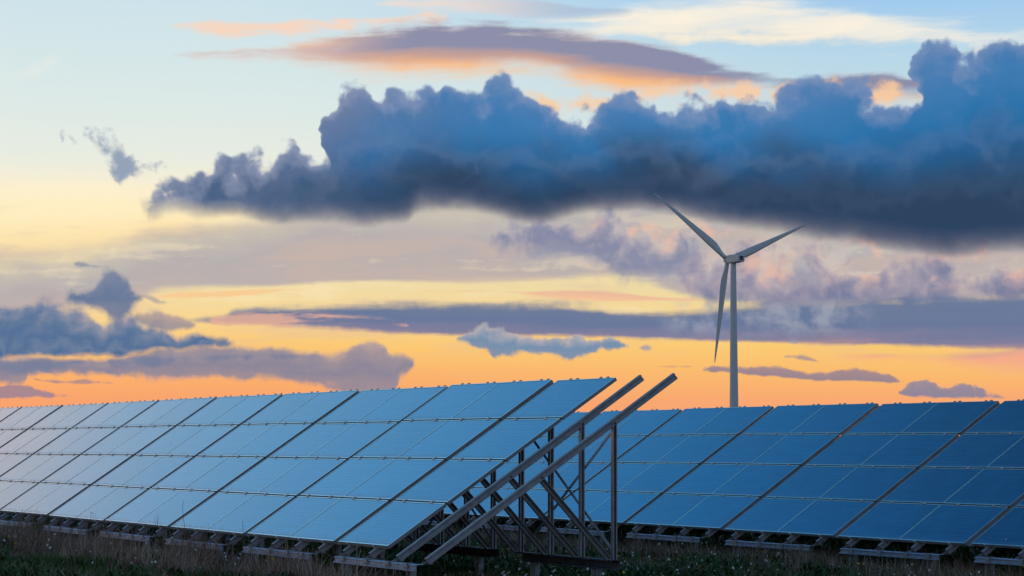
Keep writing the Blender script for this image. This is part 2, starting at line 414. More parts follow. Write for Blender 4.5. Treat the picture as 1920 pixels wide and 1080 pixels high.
    # three ranks of billows, the nearer ones lower; each has a pale crest that melts into the body
    for w, shift, sx, sc, lobe, edge, rim, fall in ((0.10, 0.0, 0.0, 1.05, 0.46, 0.20, 0.80, 0.60), (0.55, 0.24, 6.3, 0.85, 0.75, 0.60, 0.38, 0.85), (0.9, 0.46, 12.9, 0.75, 0.90, 0.80, 0.18, 0.90)):
        if shift == 0.0:
            dt = crest(T) + puff * lobe + wisp * 0.26 + fine * 0.15 + 0.12
        else:
            pf = 0.42 - g.voro(g.vec(bx + sx, by + sx * 0.7), sc, 2.5, 0.5)
            dt = crest(outline(w, shift)) + pf * lobe + wisp * 0.30 + low * 0.5
        cover = g.smooth(dt, 0.0, edge)
        pale = g.smooth(dt + wisp * 0.30, fall, 0.0) * rim
        over(cover * under * (0.985 if shift == 0.0 else 0.80), g.mix(pale, body, rimc))
    over(g.smooth(db, 0.0, 0.2) * g.smooth(db, 0.55, 0.1) * g.smooth(inner, 0.2, 0.9) * 0.30, lin((140, 136, 152)))


def build_world():
    w = bpy.data.worlds.new('World')
    scene.world = w
    w.use_nodes = True
    nt = w.node_tree
    nt.nodes.clear()
    g = G(nt)
    tc = g.node('ShaderNodeTexCoord')
    sep = g.node('ShaderNodeSeparateXYZ')
    nt.links.new(tc.outputs['Generated'], sep.inputs[0])
    dx, dy, dz = [S(g, o) for o in sep.outputs]
    az = g.math('ARCTAN2', dx, dy) - YAW
    el = g.math('ARCSINE', dz)
    x = az * K + 9.6
    y = 5.4 - (el - PITCH) * K
    # closeness to the sunset, used for colours beyond the picture
    sunw = dx * sun_dir.x + dy * sun_dir.y

    # shared cloud noises
    v0 = g.vec(x, y)
    _, wcol = g.noise(v0, 0.9, 5.0, 0.55)
    wsep = g.node('ShaderNodeSeparateColor')
    nt.links.new(wcol, wsep.inputs[0])
    wx, wy = S(g, wsep.outputs[0]) - 0.5, S(g, wsep.outputs[1]) - 0.5
    xw = x + wx * 0.45
    yw = y + wy * 0.35
    vw = g.vec(xw, yw)
    puff = 0.42 - g.voro(vw, 1.05, 3.0, 0.5)             # rounded lobes
    wisp = g.noise(vw, 1.9, 7.0, 0.52)[0] - 0.5            # ragged detail
    fine = g.noise(vw, 4.2, 4.0, 0.5, 0.2)[0] - 0.5
    xs = x * 0.30 + wy * 0.25
    ys = y * 2.6 + wx * 0.5 + x * 0.06
    streak = g.noise(g.vec(xs, ys), 1.0, 5.0, 0.55)[0] - 0.5
    soft = g.noise(g.vec(x * 0.7, y * 1.2, 0.0), 0.55, 4.0, 0.5)[0] - 0.5

    # --- clear sky: elevation ramp, sunset side and right hand side
    elp = g.math('SQRT', g.math('MAXIMUM', el * (2.0 / math.pi), 0.0))

    def P(deg):
        return math.sqrt(max(deg, 0.0) / 90.0)

    left = g.ramp(elp, [
        (0.0, (246, 158, 118)), (P(.98), (250, 164, 112)), (P(1.56), (253, 180, 110)), (P(2.14), (255, 203, 116)),
        (P(2.9), (249, 218, 154)), (P(3.5), (242, 222, 170)), (P(4.6), (254, 227, 172)), (P(5.1), (255, 236, 190)),
        (P(5.6), (250, 241, 214)), (P(6.2), (234, 239, 228)), (P(7.4), (222, 236, 234)), (P(9.7), (206, 229, 238)),
        (P(13), (202, 228, 240)), (P(20), (134, 206, 244)), (P(26), (84, 166, 214)), (P(33), (62, 106, 142)), (P(55), (58, 104, 146)), (1.0, (56, 112, 170))])
    right = g.ramp(elp, [
        (0.0, (246, 160, 124)), (P(.98), (252, 172, 116)), (P(1.56), (254, 190, 112)), (P(2.14), (254, 205, 116)),
        (P(3.5), (240, 222, 168)), (P(5.0), (236, 224, 196)), (P(6.5), (214, 226, 226)), (P(8.4), (186, 218, 236)),
        (P(9.7), (160, 204, 241)), (P(13), (136, 194, 236)), (P(20), (104, 178, 226)), (P(33), (46, 112, 166)),
        (P(55), (50, 104, 156)), (1.0, (56, 112, 170))])
    col = g.mix(g.smooth(x, 4.0, 17.0), left, right)
    # physical sky underneath, a little of it keeps the dome continuous
    sky = g.node('ShaderNodeTexSky', sky_type='NISHITA', sun_disc=False)
    sky.sun_elevation = SUN_EL
    sky.sun_rotation = SUN_AZ
    sky.air_density, sky.dust_density, sky.ozone_density = 1.0, 1.2, 2.0
    nis = g.mix(1.0, sky.outputs[0], (0.10, 0.10, 0.10, 1), 'MULTIPLY')
    col = g.mix(0.04, col, nis)
    # away from the sunset the dusk sky is dim and blue-grey
    away = g.ramp(elp, [(0.0, (152, 152, 160)), (P(6), (156, 158, 168)), (P(16), (140, 156, 176)), (P(40), (86, 130, 176)), (1.0, (56, 112, 170))])
    col = g.mix(g.smooth(sunw, 0.70, -0.10), col, away)
    # warm flush towards the sun, left of the picture
    flush = g.smooth(x, 0.5, -6.5) * g.smooth(el, 0.29, 0.16) * g.smooth(sunw, 0.3, 0.8) * g.smooth(el, 0.02, 0.11)
    col = g.mix(flush * 0.95, col, (1.50, 0.90, 0.64, 1.0))

    # generic thin cloud over the rest of the dome (projected on a flat layer), fading out inside the frame
    inv = g.math('MAXIMUM', dz, 0.06)
    gv = g.vec(dx / inv, dy / inv)
    gn = g.noise(gv, 0.55, 7.0, 0.58, 0.6)[0]
    ga = g.smooth(gn, 0.50, 0.72) * g.smooth(el, 0.17, 0.30)
    col = g.mix(ga * 0.16, col, g.mix(g.smooth(sunw, -0.2, 0.8), lin((90, 104, 132)), lin((190, 190, 205))))

    env = (x, y, xw, yw, puff, wisp, fine, streak, soft)

    def sky_with(*groups):
        c = col
        for t in groups:
            n = g.node('ShaderNodeGroup')
            n.node_tree = t
            g.put(n.inputs[0], c)
            for i, v in enumerate(env):
                g.put(n.inputs[i + 1], v)
            c = n.outputs[0]
        bg = g.node('ShaderNodeBackground')
        g.put(bg.inputs[0], c)
        return bg.outputs[0]

    hi, ve, br, ba, sh, sm, bk = [layer_group(f) for f in (high_clouds, veil_clouds, broken_clouds, bar_clouds, shelf_clouds, small_clouds, bank_clouds)]

    def choose(fac, a, b):
        n = g.node('ShaderNodeMixShader')
        g.put(n.inputs[0], fac)
        g.put(n.inputs[1], a)
        g.put(n.inputs[2], b)
        return n.outputs[0]

    # each stretch of sky evaluates only the layers that reach it
    low = sky_with(ve, br, ba, sh, sm)
    mid = sky_with(ve, br, bk)
    top = sky_with(hi, bk)
    clear = sky_with()
    sh_ = choose(g.math('GREATER_THAN', y - x * 0.012, 4.84), mid, low)
    sh_ = choose(g.math('LESS_THAN', y, 2.75), sh_, top)
    far = g.math('MAXIMUM', g.math('GREATER_THAN', g.math('ABSOLUTE', x - 12.8), 19.0), g.math('LESS_THAN', y, -1.2))
    sh_ = choose(far, sh_, clear)
    w.cycles.sampling_method = 'MANUAL'
    w.cycles.sample_map_resolution = 256
    out = g.node('ShaderNodeOutputWorld')
    nt.links.new(sh_, out.inputs[0])


build_world()

#@@STRUCTURE
# ------------------------------------------------------------------ materials
def new_mat(name):
    m = bpy.data.materials.new(name)
    m.use_nodes = True
    g = G(m.node_tree)
    b = m.node_tree.nodes['Principled BSDF']
    return m, g, b


def obj_coord(g):
    return g.node('ShaderNodeTexCoord').outputs['Object']


def mat_metal(name, c1, c2, metallic, rough, scale=9.0, bump=0.0, spec=0.5):
    m, g, b = new_mat(name)
    co = obj_coord(g)
    info = g.node('ShaderNodeObjectInfo')
    n, _ = g.noise(co, scale, 6.0, 0.6, 0.3, '3D')
    n2, _ = g.noise(co, scale * 6, 3.0, 0.6, 0.0, '3D')
    f = g.smooth(n * 0.75 + n2 * 0.25 + (S(g, info.outputs['Random']) - 0.5) * 0.12, 0.34, 0.66)
    g.put(b.inputs['Base Color'], g.mix(f, c1, c2))
    b.inputs['Metallic'].default_value = metallic
    b.inputs['Specular IOR Level'].default_value = spec
    g.put(b.inputs['Roughness'], f * 0.16 + (rough - 0.08))
    if bump:
        bp = g.node('ShaderNodeBump')
        bp.inputs['Strength'].default_value = bump
        bp.inputs['Distance'].default_value = 0.004
        g.put(bp.inputs['Height'], n2)
        g.put(b.inputs['Normal'], bp.outputs[0])
    return m


M_STEEL = mat_metal('galvanised_steel', (0.27, 0.28, 0.30, 1), (0.39, 0.40, 0.42, 1), 0.45, 0.46, 14.0, 0.2)
M_DULL = mat_metal('weathered_steel', (0.24, 0.26, 0.28, 1), (0.36, 0.38, 0.41, 1), 0.10, 0.6, 10.0, 0.3)
M_BRIGHT = mat_metal('bright_galvanised_steel', (0.24, 0.32, 0.43, 1), (0.37, 0.46, 0.58, 1), 0.12, 0.5, 12.0, 0.2, 0.3)
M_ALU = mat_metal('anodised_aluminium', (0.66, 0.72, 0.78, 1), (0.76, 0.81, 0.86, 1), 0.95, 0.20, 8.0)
M_SIDE = mat_metal('shaded_frame_side', (0.25, 0.25, 0.26, 1), (0.33, 0.33, 0.34, 1), 0.25, 0.5, 8.0)  # same frame aluminium, with the shade of the side walls put into its colour
M_CLAMP = mat_metal('stainless_clamp', (0.55, 0.55, 0.55, 1), (0.68, 0.68, 0.67, 1), 0.7, 0.35, 30.0)
M_BEAM = mat_metal('shaded_channel_steel', (0.045, 0.055, 0.07, 1), (0.085, 0.10, 0.12, 1), 0.0, 0.7, 9.0, 0.2, 0.1)  # galvanised channel; the shade inside it is painted in as a dark colour
M_HOLE = mat_metal('hole_shade_and_bolt_dark', (0.012, 0.012, 0.014, 1), (0.02, 0.02, 0.022, 1), 0.0, 0.8)  # near-black for the painted shade inside holes, also for dark bolt heads
M_PAINT = mat_metal('off_white_turbine_paint', (0.64, 0.66, 0.66, 1), (0.70, 0.715, 0.71, 1), 0.0, 0.55, 0.05)
M_PAINT_DARK = mat_metal('dark_grey_louvre', (0.05, 0.055, 0.06, 1), (0.08, 0.085, 0.09, 1), 0.0, 0.6, 0.5)


def mat_glass():
    m, g, b = new_mat('thin_film_panel_glass')
    co = obj_coord(g)
    sp = g.node('ShaderNodeSeparateXYZ')
    g.put(sp.inputs[0], co)
    ox, oy = S(g, sp.outputs[0]), S(g, sp.outputs[1])
    info = g.node('ShaderNodeObjectInfo')
    rnd = S(g, info.outputs['Random'])
    # scribe lines across the slope, and fine streaks that run along the panel
    st, _ = g.noise(g.vec(ox * 0.9 + rnd * 31.0, oy * 70.0), 1.0, 4.0, 0.6)
    dust, _ = g.noise(g.vec(ox + rnd * 17.0, oy), 3.0, 5.0, 0.6)
    # dust gathers along the lower edge of each panel
    rim = g.smooth(oy + (dust - 0.5) * 0.10, -0.235, -0.315)
    line = g.math('SINE', oy * (2 * math.pi / 0.034)) * 0.5 + 0.5
    f = g.smooth(st * 0.55 + dust * 0.20 + line * 0.25, 0.30, 0.70)
    base = g.mix(f, (0.003, 0.160, 0.345, 1), (0.012, 0.270, 0.520, 1))
    tint = g.mix(rnd, (0.80, 0.86, 0.88, 1), (1.0, 1.0, 1.0, 1))
    base = g.mix(1.0, base, tint, 'MULTIPLY')
    base = g.mix(rim * 0.30, base, (0.16, 0.24, 0.33, 1))
    g.put(b.inputs['Base Color'], base)
    b.inputs['Metallic'].default_value = 0.92
    g.put(b.inputs['Roughness'], dust * 0.10 + st * 0.06 + 0.07 + rim * 0.12)
    return m


M_GLASS = mat_glass()


def mat_ground():
    m, g, b = new_mat('soil_and_sparse_grass')
    co = obj_coord(g)
    n1, _ = g.noise(co, 0.45, 5.0, 0.6, 0.4, '3D')
    n2, _ = g.noise(co, 6.0, 6.0, 0.65, 0.0, '3D')
    n3, _ = g.noise(co, 45.0, 4.0, 0.6, 0.0, '3D')
    soil = g.mix(n2, (0.075, 0.055, 0.036, 1), (0.15, 0.11, 0.070, 1))
    green = g.mix(n3, (0.026, 0.045, 0.015, 1), (0.055, 0.080, 0.028, 1))
    g.put(b.inputs['Base Color'], g.mix(g.smooth(n1 * 0.7 + n2 * 0.3, 0.44, 0.56), soil, green))
    b.inputs['Roughness'].default_value = 0.95
    b.inputs['Specular IOR Level'].default_value = 0.1
    bp = g.node('ShaderNodeBump')
    bp.inputs['Strength'].default_value = 0.7
    bp.inputs['Distance'].default_value = 0.03
    g.put(bp.inputs['Height'], n2 * 0.6 + n3 * 0.4)
    g.put(b.inputs['Normal'], bp.outputs[0])
    return m


M_GROUND = mat_ground()


def mat_plant(name, stops, rough=0.75, trans=0.0):
    """colour picked per blade from the 'tint' attribute"""
    m, g, b = new_mat(name)
    at = g.node('ShaderNodeAttribute', attribute_name='tint')
    g.put(b.inputs['Base Color'], g.ramp(S(g, at.outputs['Fac']), stops))
    b.inputs['Roughness'].default_value = rough
    b.inputs['Specular IOR Level'].default_value = 0.2
    if trans:
        b.inputs['Subsurface Weight'].default_value = 0.0
        b.inputs['Transmission Weight'].default_value = 0.0
    return m


M_GRASS = mat_plant('short_green_grass', [(0, (0.034, 0.068, 0.016, 1)), (0.45, (0.070, 0.130, 0.028, 1)), (0.7, (0.13, 0.17, 0.050, 1)), (0.85, (0.22, 0.18, 0.08, 1)), (1, (0.34, 0.23, 0.12, 1))])
M_DRY = mat_plant('dry_weed_stalks', [(0, (0.13, 0.078, 0.056, 1)), (0.4, (0.31, 0.20, 0.145, 1)), (0.75, (0.48, 0.34, 0.235, 1)), (0.86, (0.58, 0.44, 0.30, 1)), (1, (0.09, 0.13, 0.038, 1))])
M_LEAF = mat_plant('leafy_weeds', [(0, (0.020, 0.046, 0.014, 1)), (0.5, (0.040, 0.085, 0.024, 1)), (1, (0.075, 0.13, 0.036, 1))])
M_PETAL = mat_plant('pale_petals', [(0, (0.55, 0.56, 0.50, 1)), (0.80, (0.78, 0.79, 0.74, 1)), (0.86, (0.60, 0.46, 0.05, 1)), (1, (0.66, 0.52, 0.06, 1))])


# ------------------------------------------------------------------ mesh helpers
class MB:
    """collects boxes, prisms and tubes into one mesh"""

    def __init__(self):
        self.v, self.f = [], []

    def add(self, verts, faces):
        o = len(self.v)
        self.v += [tuple(float(c) for c in p) for p in verts]
        self.f += [tuple(i + o for i in q) for q in faces]
        return self

    def box(self, lo, hi):
        x0, y0, z0 = lo
        x1, y1, z1 = hi
        return self.add([(x0, y0, z0), (x1, y0, z0), (x1, y1, z0), (x0, y1, z0), (x0, y0, z1), (x1, y0, z1), (x1, y1, z1), (x0, y1, z1)],
                        [(0, 3, 2, 1), (4, 5, 6, 7), (0, 1, 5, 4), (1, 2, 6, 5), (2, 3, 7, 6), (3, 0, 4, 7)])

    def extrude(self, prof, a, b, xa, ya):
        """profile points (s, t) swept from a to b; axes xa (s) and ya (t)"""
        a, b, xa, ya = Vector(a), Vector(b), Vector(xa), Vector(ya)
        n = len(prof)
        vs = [a + xa * s + ya * t for s, t in prof] + [b + xa * s + ya * t for s, t in prof]
        fs = [(i, (i + 1) % n, n + (i + 1) % n, n + i) for i in range(n)]
        fs += [tuple(range(n - 1, -1, -1)), tuple(range(n, 2 * n))]
        return self.add(vs, fs)

    def bar(self, a, b, w, h, up=(0, 0, 1)):
        """rectangular bar between two points"""
        a, b = Vector(a), Vector(b)
        d = (b - a).normalized()
        s = d.cross(Vector(up)).normalized()
        t = s.cross(d).normalized()
        return self.extrude([(-w / 2, -h / 2), (w / 2, -h / 2), (w / 2, h / 2), (-w / 2, h / 2)], a, b, s, t)

    def loft(self, rings, cap=True):
        n = len(rings[0])
        vs = [p for r in rings for p in r]
        fs = []
        for k in range(len(rings) - 1):
            for i in range(n):
                j = (i + 1) % n
                fs.append((k * n + i, k * n + j, (k + 1) * n + j, (k + 1) * n + i))
        if cap:
            fs.append(tuple(range(n - 1, -1, -1)))
            o = (len(rings) - 1) * n
            fs.append(tuple(range(o, o + n)))
        return self.add(vs, fs)

    def mesh(self, name, mat, smooth=False, bevel=0.0):
        me = bpy.data.meshes.new(name)
        me.from_pydata(self.v, [], self.f)
        me.materials.append(mat)
        me.validate()
        import bmesh
        bm = bmesh.new()
        bm.from_mesh(me)
        bmesh.ops.recalc_face_normals(bm, faces=bm.faces)
        if bevel:
            ed = [e for e in bm.edges if len(e.link_faces) == 2 and e.calc_face_angle(0) > 0.6]
            bmesh.ops.bevel(bm, geom=ed, offset=bevel, segments=1, affect='EDGES', clamp_overlap=True)
        bm.to_mesh(me)
        bm.free()
        if smooth:
            for p in me.polygons:
                p.use_smooth = True
        me.update()
        return me


def link(name, data, parent=None, loc=(0, 0, 0), rot=(0, 0, 0)):
    o = bpy.data.objects.new(name, data)
    COL.objects.link(o)
    o.parent = parent
    o.location = loc
    o.rotation_euler = rot
    return o


def tag(o, label=None, cat=None, group=None, kind=None):
    if label: o['label'] = label
    if cat: o['category'] = cat
    if group: o['group'] = group
    if kind: o['kind'] = kind
    return o


# ------------------------------------------------------------------ ground
ROW1_Y, ROW2_Y = 8.359, 14.825      # lower panel edge of the two rows
ROW1_X, ROW2_X = -20.406, -28.583
ROW1_Z, ROW2_Z = 0.358, 0.249       # height of that edge
SLOPE = (ROW2_Z - ROW1_Z) / (ROW2_Y - ROW1_Y)


def ground_base(x, y):
    """the field falls gently away from the camera and levels out"""
    t = np.clip(y - ROW1_Y, -14.0, 40.0)
    return SLOPE * t


def ground_z(x, y):
    x = np.asarray(x, float); y = np.asarray(y, float)
    r = np.exp(-((x + 28) ** 2 + (y - 11) ** 2) / 60.0 ** 2)
    return ground_base(x, y) + r * (0.025 * np.sin(x * 0.9 + 1.3) * np.cos(y * 1.1 + 0.4) + 0.015 * np.sin(x * 2.3 - y * 1.7))


def build_ground():
    def axis(c):
        near = np.linspace(-24, 24, 97)
        far = np.array([30, 40, 60, 100, 180, 350, 700, 1500, 3000, 6000])
        return np.concatenate([-far[::-1], near, far]) + c
    X, Y = np.meshgrid(axis(-30.0), axis(11.0), indexing='ij')
    Z = ground_z(X, Y)
    n, m = X.shape
    co = np.stack([X, Y, Z], -1).reshape(-1, 3)
    idx = np.arange(n * m).reshape(n, m)
    q = np.stack([idx[:-1, :-1], idx[1:, :-1], idx[1:, 1:], idx[:-1, 1:]], -1).reshape(-1, 4)
    me = bpy.data.meshes.new('ground')
    me.from_pydata(co.tolist(), [], q.tolist())
    me.materials.append(M_GROUND)
    for p in me.polygons:
        p.use_smooth = True
    return tag(link('ground', me), kind='structure')


build_ground()

# ------------------------------------------------------------------ solar tables
L = 1.205                 # panel pitch along the row
PH = 0.6496               # panel pitch up the slope
TILT = 0.5904
CT, ST = math.cos(TILT), math.sin(TILT)
PW, PHH, PT = 1.143, 0.628, 0.030      # panel width, height, thickness
RAILS = (-0.75 * L, -0.25 * L, 0.25 * L, 0.75 * L)
RAIL_H = 0.058


def slope_pt(x, s, d=0.0):
    """point s metres up the slope, d metres above the glass plane (table coordinates, z from lower edge)"""
    return Vector((x, s * CT - d * ST, s * ST + d * CT))


def panel_frame_mesh():
    """thin aluminium frame: four mitred bars round the glass, with a back lip"""
    m = MB()
    a, b, w = PW / 2, PHH / 2, 0.011
    o = [(-a, -b), (a, -b), (a, b), (-a, b)]
    i = [(-a + w, -b + w), (a - w, -b + w), (a - w, b - w), (-a + w, b - w)]
    vs = [(p[0], p[1], 0.0) for p in o] + [(p[0], p[1], 0.0) for p in i] + [(p[0], p[1], -PT) for p in o] + [(p[0], p[1], -PT) for p in i]
    fs = []
    for k in range(4):
        j = (k + 1) % 4
        fs += [(k, j, 4 + j, 4 + k), (8 + k, 12 + k, 12 + j, 8 + j), (k, 8 + k, 8 + j, j), (4 + k, 4 + j, 12 + j, 12 + k)]
    m.add(vs, fs)
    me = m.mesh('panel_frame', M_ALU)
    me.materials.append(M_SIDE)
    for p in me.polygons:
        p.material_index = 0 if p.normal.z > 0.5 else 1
    return me


def glass_mesh():
    a, b = PW / 2 - 0.0112, PHH / 2 - 0.0112
    return MB().box((-a, -b, -0.009), (a, b, -0.002)).mesh('panel_glass', M_GLASS)


def rail_mesh():
    """rolled rail: head with a groove, web and wide foot"""
    h = RAIL_H
    prof = [(-0.017, 0), (0.017, 0), (0.020, -0.003), (0.020, -0.015), (0.012, -0.019), (0.012, -0.025), (0.022, -0.030), (0.022, -h), (-0.022, -h), (-0.022, -0.030), (-0.012, -0.025), (-0.012, -0.019), (-0.020, -0.015), (-0.020, -0.003)]
    m = MB()
    m.extrude(prof, slope_pt(0, -0.078, -PT - 0.001), slope_pt(0, 4 * PH + 0.055, -PT - 0.001), (1, 0, 0), (0, -ST, CT))
    return m.mesh('rail', M_STEEL, bevel=0.0015)


def rail_low(y):
    """underside of a rail at local depth y"""
    return y * ST / CT - (PT + RAIL_H) / CT


POST_Y = 1.653
BASE_Z = 0.262 - ROW1_Z         # top of the rear beam, relative to the lower panel edge


def post_mesh():
    m = MB()
    top = rail_low(POST_Y) + 0.035
    w, t = 0.040, 0.005
    # channel open towards the front: web and two flanges with lips
    prof = [(-w / 2, -w / 2), (w / 2, -w / 2), (w / 2, w / 2), (w / 2 - 0.010, w / 2), (w / 2 - 0.010, w / 2 - t), (w / 2 - t, w / 2 - t), (w / 2 - t, -w / 2 + t), (-w / 2 + t, -w / 2 + t),
            (-w / 2 + t, w / 2 - t), (-w / 2 + 0.010, w / 2 - t), (-w / 2 + 0.010, w / 2), (-w / 2, w / 2)]
    m.extrude(prof, (0.010, POST_Y, BASE_Z - 0.01), (0.010, POST_Y, top), (0, 1, 0), (1, 0, 0))
    m.box((-0.016, POST_Y - 0.03, top - 0.060), (-0.012, POST_Y + 0.03, top - 0.008))
    return m.mesh('post', M_STEEL)


def strut_mesh():
    m = MB()
    a = Vector((-0.012, POST_Y - 0.045, BASE_Z - 0.004))
    yt = 0.985
    b = Vector((-0.012, yt, rail_low(yt) + 0.012))
    d = (b - a).normalized()
    s = Vector((1, 0, 0))
    t = s.cross(d)
    w, h, k = 0.024, 0.042, 0.004
    prof = [(-w, -h / 2), (w, -h / 2), (w, -h / 2 + k), (-w + k, -h / 2 + k), (-w + k, h / 2 - k), (w, h / 2 - k), (w, h / 2), (-w, h / 2)]
    m.extrude(prof, a, b, s, t)
    return m.mesh('strut', M_STEEL)


BEAM_X = 0.80 * L


def rear_beam_mesh():
    m = MB()
    y, z = POST_Y, BASE_Z - 0.012
    prof = [(0.045, 0), (-0.045, 0), (-0.045, -0.012), (-0.040, -0.012), (-0.040, -0.005), (0.040, -0.005), (0.040, -0.072), (-0.045, -0.072), (-0.045, -0.078), (0.045, -0.078)]
    m.extrude(prof, (-BEAM_X, y, z), (BEAM_X - 0.02, y, z), (0, 1, 0), (0, 0, 1))
    return m.mesh('rear_beam', M_BEAM)


FRONT_Y = -0.105
FRONT_Z = -0.118


def front_beam_mesh():
    """stepped channel, bright galvanised; lips show as two light lines"""
    m = MB()
    y, z = FRONT_Y, FRONT_Z
    prof = [(0.05, 0), (-0.018, 0), (-0.029, -0.005), (-0.029, -0.010), (-0.018, -0.014), (-0.018, -0.038), (-0.037, -0.043), (-0.037, -0.053), (-0.010, -0.053), (-0.010, -0.004), (0.05, -0.004)]
    m.extrude(prof, (-0.75 * L, y, z), (0.735 * L, y, z), (0, 1, 0), (0, 0, 1))
    return m.mesh('front_beam', M_BRIGHT)


def splice_mesh():
    m = MB()
    m.box((-0.030, FRONT_Y - 0.042, FRONT_Z - 0.056), (0.030, FRONT_Y - 0.0375, FRONT_Z + 0.004))
    m.box((-0.030, FRONT_Y - 0.0425, FRONT_Z + 0.0035), (0.030, FRONT_Y + 0.03, FRONT_Z + 0.007))
    for sx in (-0.015, 0.015):
        m.box((sx - 0.006, FRONT_Y - 0.048, FRONT_Z - 0.034), (sx + 0.006, FRONT_Y - 0.0418, FRONT_Z - 0.022))
    return m.mesh('splice_plate', M_DULL, bevel=0.001)


def foot_bracket_mesh():
    """plate that ties a rail's lower end down on the front beam"""
    m = MB()
    y = -0.03
    zt = rail_low(y) + 0.03
    m.add([(-0.030, FRONT_Y + 0.02, FRONT_Z + 0.001), (-0.030, 0.03, FRONT_Z + 0.001), (-0.030, 0.05, zt + 0.04), (-0.030, y - 0.02, zt),
           (-0.0275, FRONT_Y + 0.02, FRONT_Z + 0.001), (-0.0275, 0.03, FRONT_Z + 0.001), (-0.0275, 0.05, zt + 0.04), (-0.0275, y - 0.02, zt)],
          [(0, 1, 2, 3), (4, 7, 6, 5), (0, 4, 5, 1), (1, 5, 6, 2), (2, 6, 7, 3), (3, 7, 4, 0)])
    return m.mesh('foot_bracket', M_STEEL)


def pile_mesh(name, y, z_top, taper, depth):
    """hat-section ground pile whose flanges narrow downwards, with a row of bolt holes"""
    m = MB()
    w0, w1, d = (0.062 if taper else 0.056), 0.038 if taper else 0.052, 0.028
    zb = z_top - depth
    zt = z_top

    def ring(w, z):
        return [(-w, y - d, z), (-w + 0.012, y - d, z), (-w + 0.024, y + d - 0.004, z), (w - 0.024, y + d - 0.004, z), (w - 0.012, y - d, z), (w, y - d, z),
                (w, y - d + 0.004, z), (w - 0.009, y - d + 0.004, z), (w - 0.021, y + d, z), (-w + 0.021, y + d, z), (-w + 0.009, y - d + 0.004, z), (-w, y - d + 0.004, z)]
    zm = z_top - 0.17 if taper else z_top - 0.02
    m.loft([ring(w0, zt), ring(w1, zm), ring(w1, zb)])
    return m.mesh(name, M_DULL)


def hole_mesh(y, z):  # dark discs painted as the shade inside the pile's holes
    m = MB()
    for k in range(3):
        for sx in (-0.016, 0.016):
            zc = z - 0.05 * k
            n = 8
            pts = [(sx + 0.009 * math.cos(2 * math.pi * i / n), y, zc + 0.007 * math.sin(2 * math.pi * i / n)) for i in range(n)]
            pts2 = [(p[0], y - 0.003, p[2]) for p in pts]
            m.loft([pts, pts2])
    return m.mesh('bolt_holes', M_HOLE)


def brace_mesh(flip):
    """flat tension bar crossing behind the posts"""
    m = MB()
    x0, x1 = RAILS[0] + 0.03, RAILS[3] - 0.03
    zt = rail_low(POST_Y) - 0.02
    zb = BASE_Z + 0.03
    if flip:
        x0, x1 = x1, x0
    y = POST_Y + (0.027 if flip else 0.033)
    a, b = Vector((x0, y, zt)), Vector((x1, y, zb))
    d = (b - a).normalized()
    m.extrude([(-0.014, -0.002), (0.014, -0.002), (0.014, 0.002), (-0.014, 0.002)], a, b, d.cross(Vector((0, 1, 0))), (0, 1, 0))
    return m.mesh('cross_brace', M_DULL)


def strip_mesh():  # made-up dark cover, added so bright sky does not show through the table gap
    m = MB()
    m.extrude([(0, 0), (0.112, 0), (0.112, -0.016), (0, -0.016)], slope_pt(PW + 0.001, 0.01, -PT - 0.001), slope_pt(PW + 0.001, 4 * PH - 0.03, -PT - 0.001), (1, 0, 0), (0, -ST, CT))
    return m.mesh('added_gap_cover', M_SIDE)


def bolt_mesh():
    m = MB()
    n = 6
    a = [(0.0225, 0.009 * math.cos(2 * math.pi * i / n), 0.009 * math.sin(2 * math.pi * i / n)) for i in range(n)]
    m.loft([a, [(0.029, p[1], p[2]) for p in a]])
    return m.mesh('bolt', M_HOLE)


def clamp_mesh(end):
    """clip over the panel edges on a rail: cap with bolt head"""
    m = MB()
    if end:
        m.box((-0.018, -0.011, -PT - 0.004), (0.018, 0.005, 0.003))
        m.box((-0.006, -0.009, 0.0025), (0.006, 0.003, 0.007))
    else:
        m.box((-0.022, -0.017, 0.001), (0.022, 0.017, 0.005))
        m.box((-0.007, -0.007, 0.0045), (0.007, 0.007, 0.011))
        m.box((-0.018, -0.009, -PT), (0.018, 0.009, 0.0015))
    return m.mesh('clamp', M_CLAMP)


ME = dict(frame=panel_frame_mesh(), glass=glass_mesh(), rail=rail_mesh(), post=post_mesh(), strut=strut_mesh(), rear=rear_beam_mesh(), front=front_beam_mesh(), splice=splice_mesh(),
          foot=foot_bracket_mesh(), rpile=pile_mesh('rear_pile', POST_Y, BASE_Z - 0.0915, True, 0.6), fpile=pile_mesh('front_pile', FRONT_Y + 0.022, FRONT_Z - 0.005, False, 0.55),
          hole=hole_mesh(POST_Y + 0.0245, BASE_Z - 0.125), brace0=brace_mesh(False), brace1=brace_mesh(True), clamp=clamp_mesh(False), clamp_end=clamp_mesh(True), bolt=bolt_mesh(), strip=strip_mesh())


